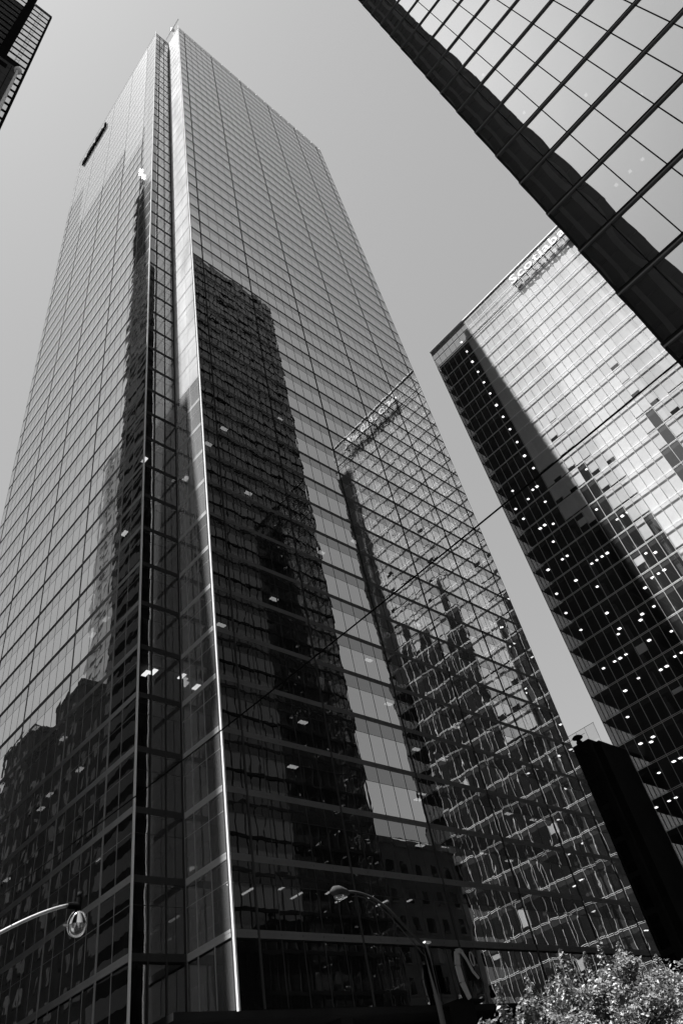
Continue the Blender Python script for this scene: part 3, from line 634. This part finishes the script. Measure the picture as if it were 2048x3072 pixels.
# overhead cable and the pole that carries it
cp = thing('cable_pole', 'dark pole outside the picture that carries the overhead cable', 'pole', (6.2, -4.2, 0))
m = MB(); m.lathe((6.2, -4.2, 0), [(0.001, 0.14), (0.16, 0.14), (0.11, 9.2), (0.001, 9.25)], 12); part('shaft', m, M['dark'], cp, True)
A = Vector((6.2, -4.2, 6.57 + EYE)); P1 = Vector((7.0, 0.22, 6.37 + EYE)); P2 = Vector((7.18, 19.2, 6.9 + EYE)); B = Vector((7.4, 46, 9.0))
pts = [A.lerp(P1, t / 5) for t in range(5)]
for i in range(26):
    t = i / 25; q = P1.lerp(P2, t); q.z -= 0.16 * 4 * t * (1 - t); pts.append(q)
pts += [P2.lerp(Vector((2.0, 46.0, 10.0)), t / 6) for t in range(1, 7)]
m = MB(); m.tube(pts, 0.014, 6); tag(m.build('overhead_cable', M['rubber'], None, True), 'black overhead cable crossing the whole picture from the right edge to lower left', 'cable')
# shop sign
bs = thing('shop_sign', 'dark hanging sign with modelled pale arch emblem and vertical lettering CONNECT beside the trees', 'sign', (41.0, 33.6, 1.7))
m = MB(); m.box(40.2, 42.3, 33.5, 33.75, 2.4, 9.55); part('panel', m, M['sign_panel'], bs)
zz = 3.6
for ch in 'CONNECT':
    me = text_mesh(ch, 0.78, 0.01); wdt = max(v.co.x for v in me.vertices); x0 = min(v.co.x for v in me.vertices); bpy.data.meshes.remove(me)
    M4 = Matrix(((0, -1, 0, 41.35), (0, 0, -1, 33.47), (1, 0, 0, zz - x0), (0, 0, 0, 1)))
    letter(ch, M4, M['sign_mark'], bs, 0.78, 0.015, 0.0); zz += wdt - x0 + 0.16
m = MB()
def ribbon(mb, pts, ws, y0, y1):
    for (a, wa), (b, wb) in zip(zip(pts, ws), zip(pts[1:], ws[1:])):
        d = (Vector(b) - Vector(a)).normalized(); nrm = Vector((-d.y, d.x))
        q = [Vector(a) - nrm * wa, Vector(b) - nrm * wb, Vector(b) + nrm * wb, Vector(a) + nrm * wa]
        mb.hexa([(q[0].x, y0, q[0].y), (q[1].x, y0, q[1].y), (q[1].x, y1, q[1].y), (q[0].x, y1, q[0].y)][:4] + [(q[3].x, y0, q[3].y), (q[2].x, y0, q[2].y), (q[2].x, y1, q[2].y), (q[3].x, y1, q[3].y)])
ribbon(m, [(42.1, 9.7), (41.75, 10.6), (41.7, 11.5), (41.95, 12.25), (42.35, 12.4)], [0.16, 0.22, 0.22, 0.2, 0.1], 33.5, 33.6)  # reflection in the facade glass, modelled as a solid pale shape
ribbon(m, [(42.35, 12.4), (42.75, 11.9), (43.1, 11.2), (43.5, 10.8)], [0.1, 0.07, 0.07, 0.05], 33.5, 33.6)
part('reflection', m, M['sign_mark'], bs)
m = MB(); ribbon(m, [(43.3 + 0.18 * math.cos(a), 11.9 + 0.4 * math.sin(a)) for a in [i * math.pi / 8 for i in range(17)]], [0.03] * 17, 33.5, 33.55); part('reflection_ring', m, M['sign_mark'], bs)
m = MB(); m.box(41.0, 43.6, 33.62, 35.0, 9.57, 9.72); m.box(41.6, 41.9, 33.61, 33.75, 9.73, 12.3); m.box(42.6, 43.35, 33.605, 33.7, 10.7, 12.3); part('bracket', m, M['sign_panel'], bs)

# ================================================================== trees
def tree(label, x, y, h, rad, seed, nclump, nleaf, spires=()):
    rt = random.Random(seed); t = thing('street_tree', label, 'tree', (x, y, 0), 'trees on the pavement before the dark tower base')
    tm = MB(); hb = h * 0.32
    tm.tube([(x, y, 0.1), (x + 0.05, y, hb), (x + 0.1, y + 0.1, h * 0.6), (x, y, h * 0.86)], [0.2, 0.16, 0.1, 0.03], 8)
    lm = MB(); tips = []
    for i in range(nclump):
        a = rt.uniform(0, 2 * math.pi); el = rt.uniform(-0.25, 1.0); rr = rad * rt.uniform(0.55, 1.0)
        zc = hb + (h - hb) * (0.42 + 0.5 * el * rt.uniform(0.75, 1.0)); fall = math.sqrt(max(0.08, 1 - max(0, el) ** 2 * 0.85))
        tips.append((Vector((x + rr * fall * math.cos(a), y + rr * fall * math.sin(a), zc)), rt.uniform(0.45, 1.0) * rad * 0.23))
    def leaf(p, d):
        nrm = (d * 0.5 + Vector((rt.gauss(0, 0.5), rt.gauss(0, 0.5), 0.7 + rt.gauss(0, 0.4)))).normalized()
        a1 = nrm.orthogonal().normalized(); a1 = Quaternion(nrm, rt.uniform(0, 6.3)) @ a1; a2 = nrm.cross(a1)
        L_ = rt.uniform(0.09, 0.16); W_ = L_ * rt.uniform(0.5, 0.75)
        lm.quad(p - a1 * L_, p - a2 * W_ + nrm * 0.02, p + a1 * L_ - nrm * 0.02, p + a2 * W_, rt.random())
    for (dx, dz, s) in spires:      # leaders that shoot above the crown
        top_ = Vector((x + dx, y + rt.uniform(-0.4, 0.4), dz)); foot = Vector((x + dx * 0.8, y, dz - 2.6))
        tm.tube([foot, top_], [0.03, 0.008], 5)
        for j in range(210):
            t_ = rt.random() ** 0.8; c_ = foot.lerp(top_, t_); wob = 0.5 + 0.9 * abs(noise.noise(Vector((t_ * 5, seed + dx, 0))))
            r_ = (s * 2.2 * (1 - t_) ** 0.9 + 0.05) * wob
            d_ = Vector((rt.gauss(0, 0.6), rt.gauss(0, 0.6), rt.gauss(0, 0.2))); leaf(c_ + d_ * r_, d_)
    for c, s in tips:
        b = Vector((x, y, hb + (c.z - hb) * 0.35)); mid = b.lerp(c, 0.55) + Vector((0, 0, 0.25))
        tm.tube([b, mid, c], [0.06, 0.035, 0.012], 5)
        n = int(nleaf * (0.6 + s))
        for j in range(n):
            # leaves follow drooping twigs round the clump: dense outside, open in the middle
            d = Vector((rt.gauss(0, 1), rt.gauss(0, 1), rt.gauss(0, 1))); d.normalize(); d.z *= 0.55
            p = c + d * s * (0.35 + 0.75 * rt.random() ** 0.6) + Vector((0, 0, 0.25 * noise.noise(d * 2.3 + c)))
            if noise.noise(p * 0.85 + Vector((seed, 0, 0))) + 0.5 * noise.noise(p * 2.1) < 0.0: continue
            leaf(p, d)
    part('trunk', tm, M['bark'], t, True); part('crown', lm, M['leaf'], t)
    return t
tree('broad leafy street tree with two spires in the middle of the tree row', 50.0, 28.8, 10.4, 6.2, 3, 165, 230, ((-5.3, 10.2, 0.45), (-3.4, 11.2, 0.45), (0.9, 11.8, 0.45), (-1.2, 11.0, 0.35), (3.4, 11.7, 0.5)))
tree('small leafy street tree with a thin spire beside the hanging sign', 39.8, 28.2, 8.3, 3.7, 9, 100, 230, ((-2.3, 9.1, 0.3), (1.6, 9.6, 0.45), (2.9, 9.3, 0.45)))
tree('leafy street tree cut off by the right edge of the picture', 60.5, 28.5, 9.8, 5.2, 17, 120, 230, ((1.0, 10.7, 0.45), (-2.4, 11.0, 0.35)))
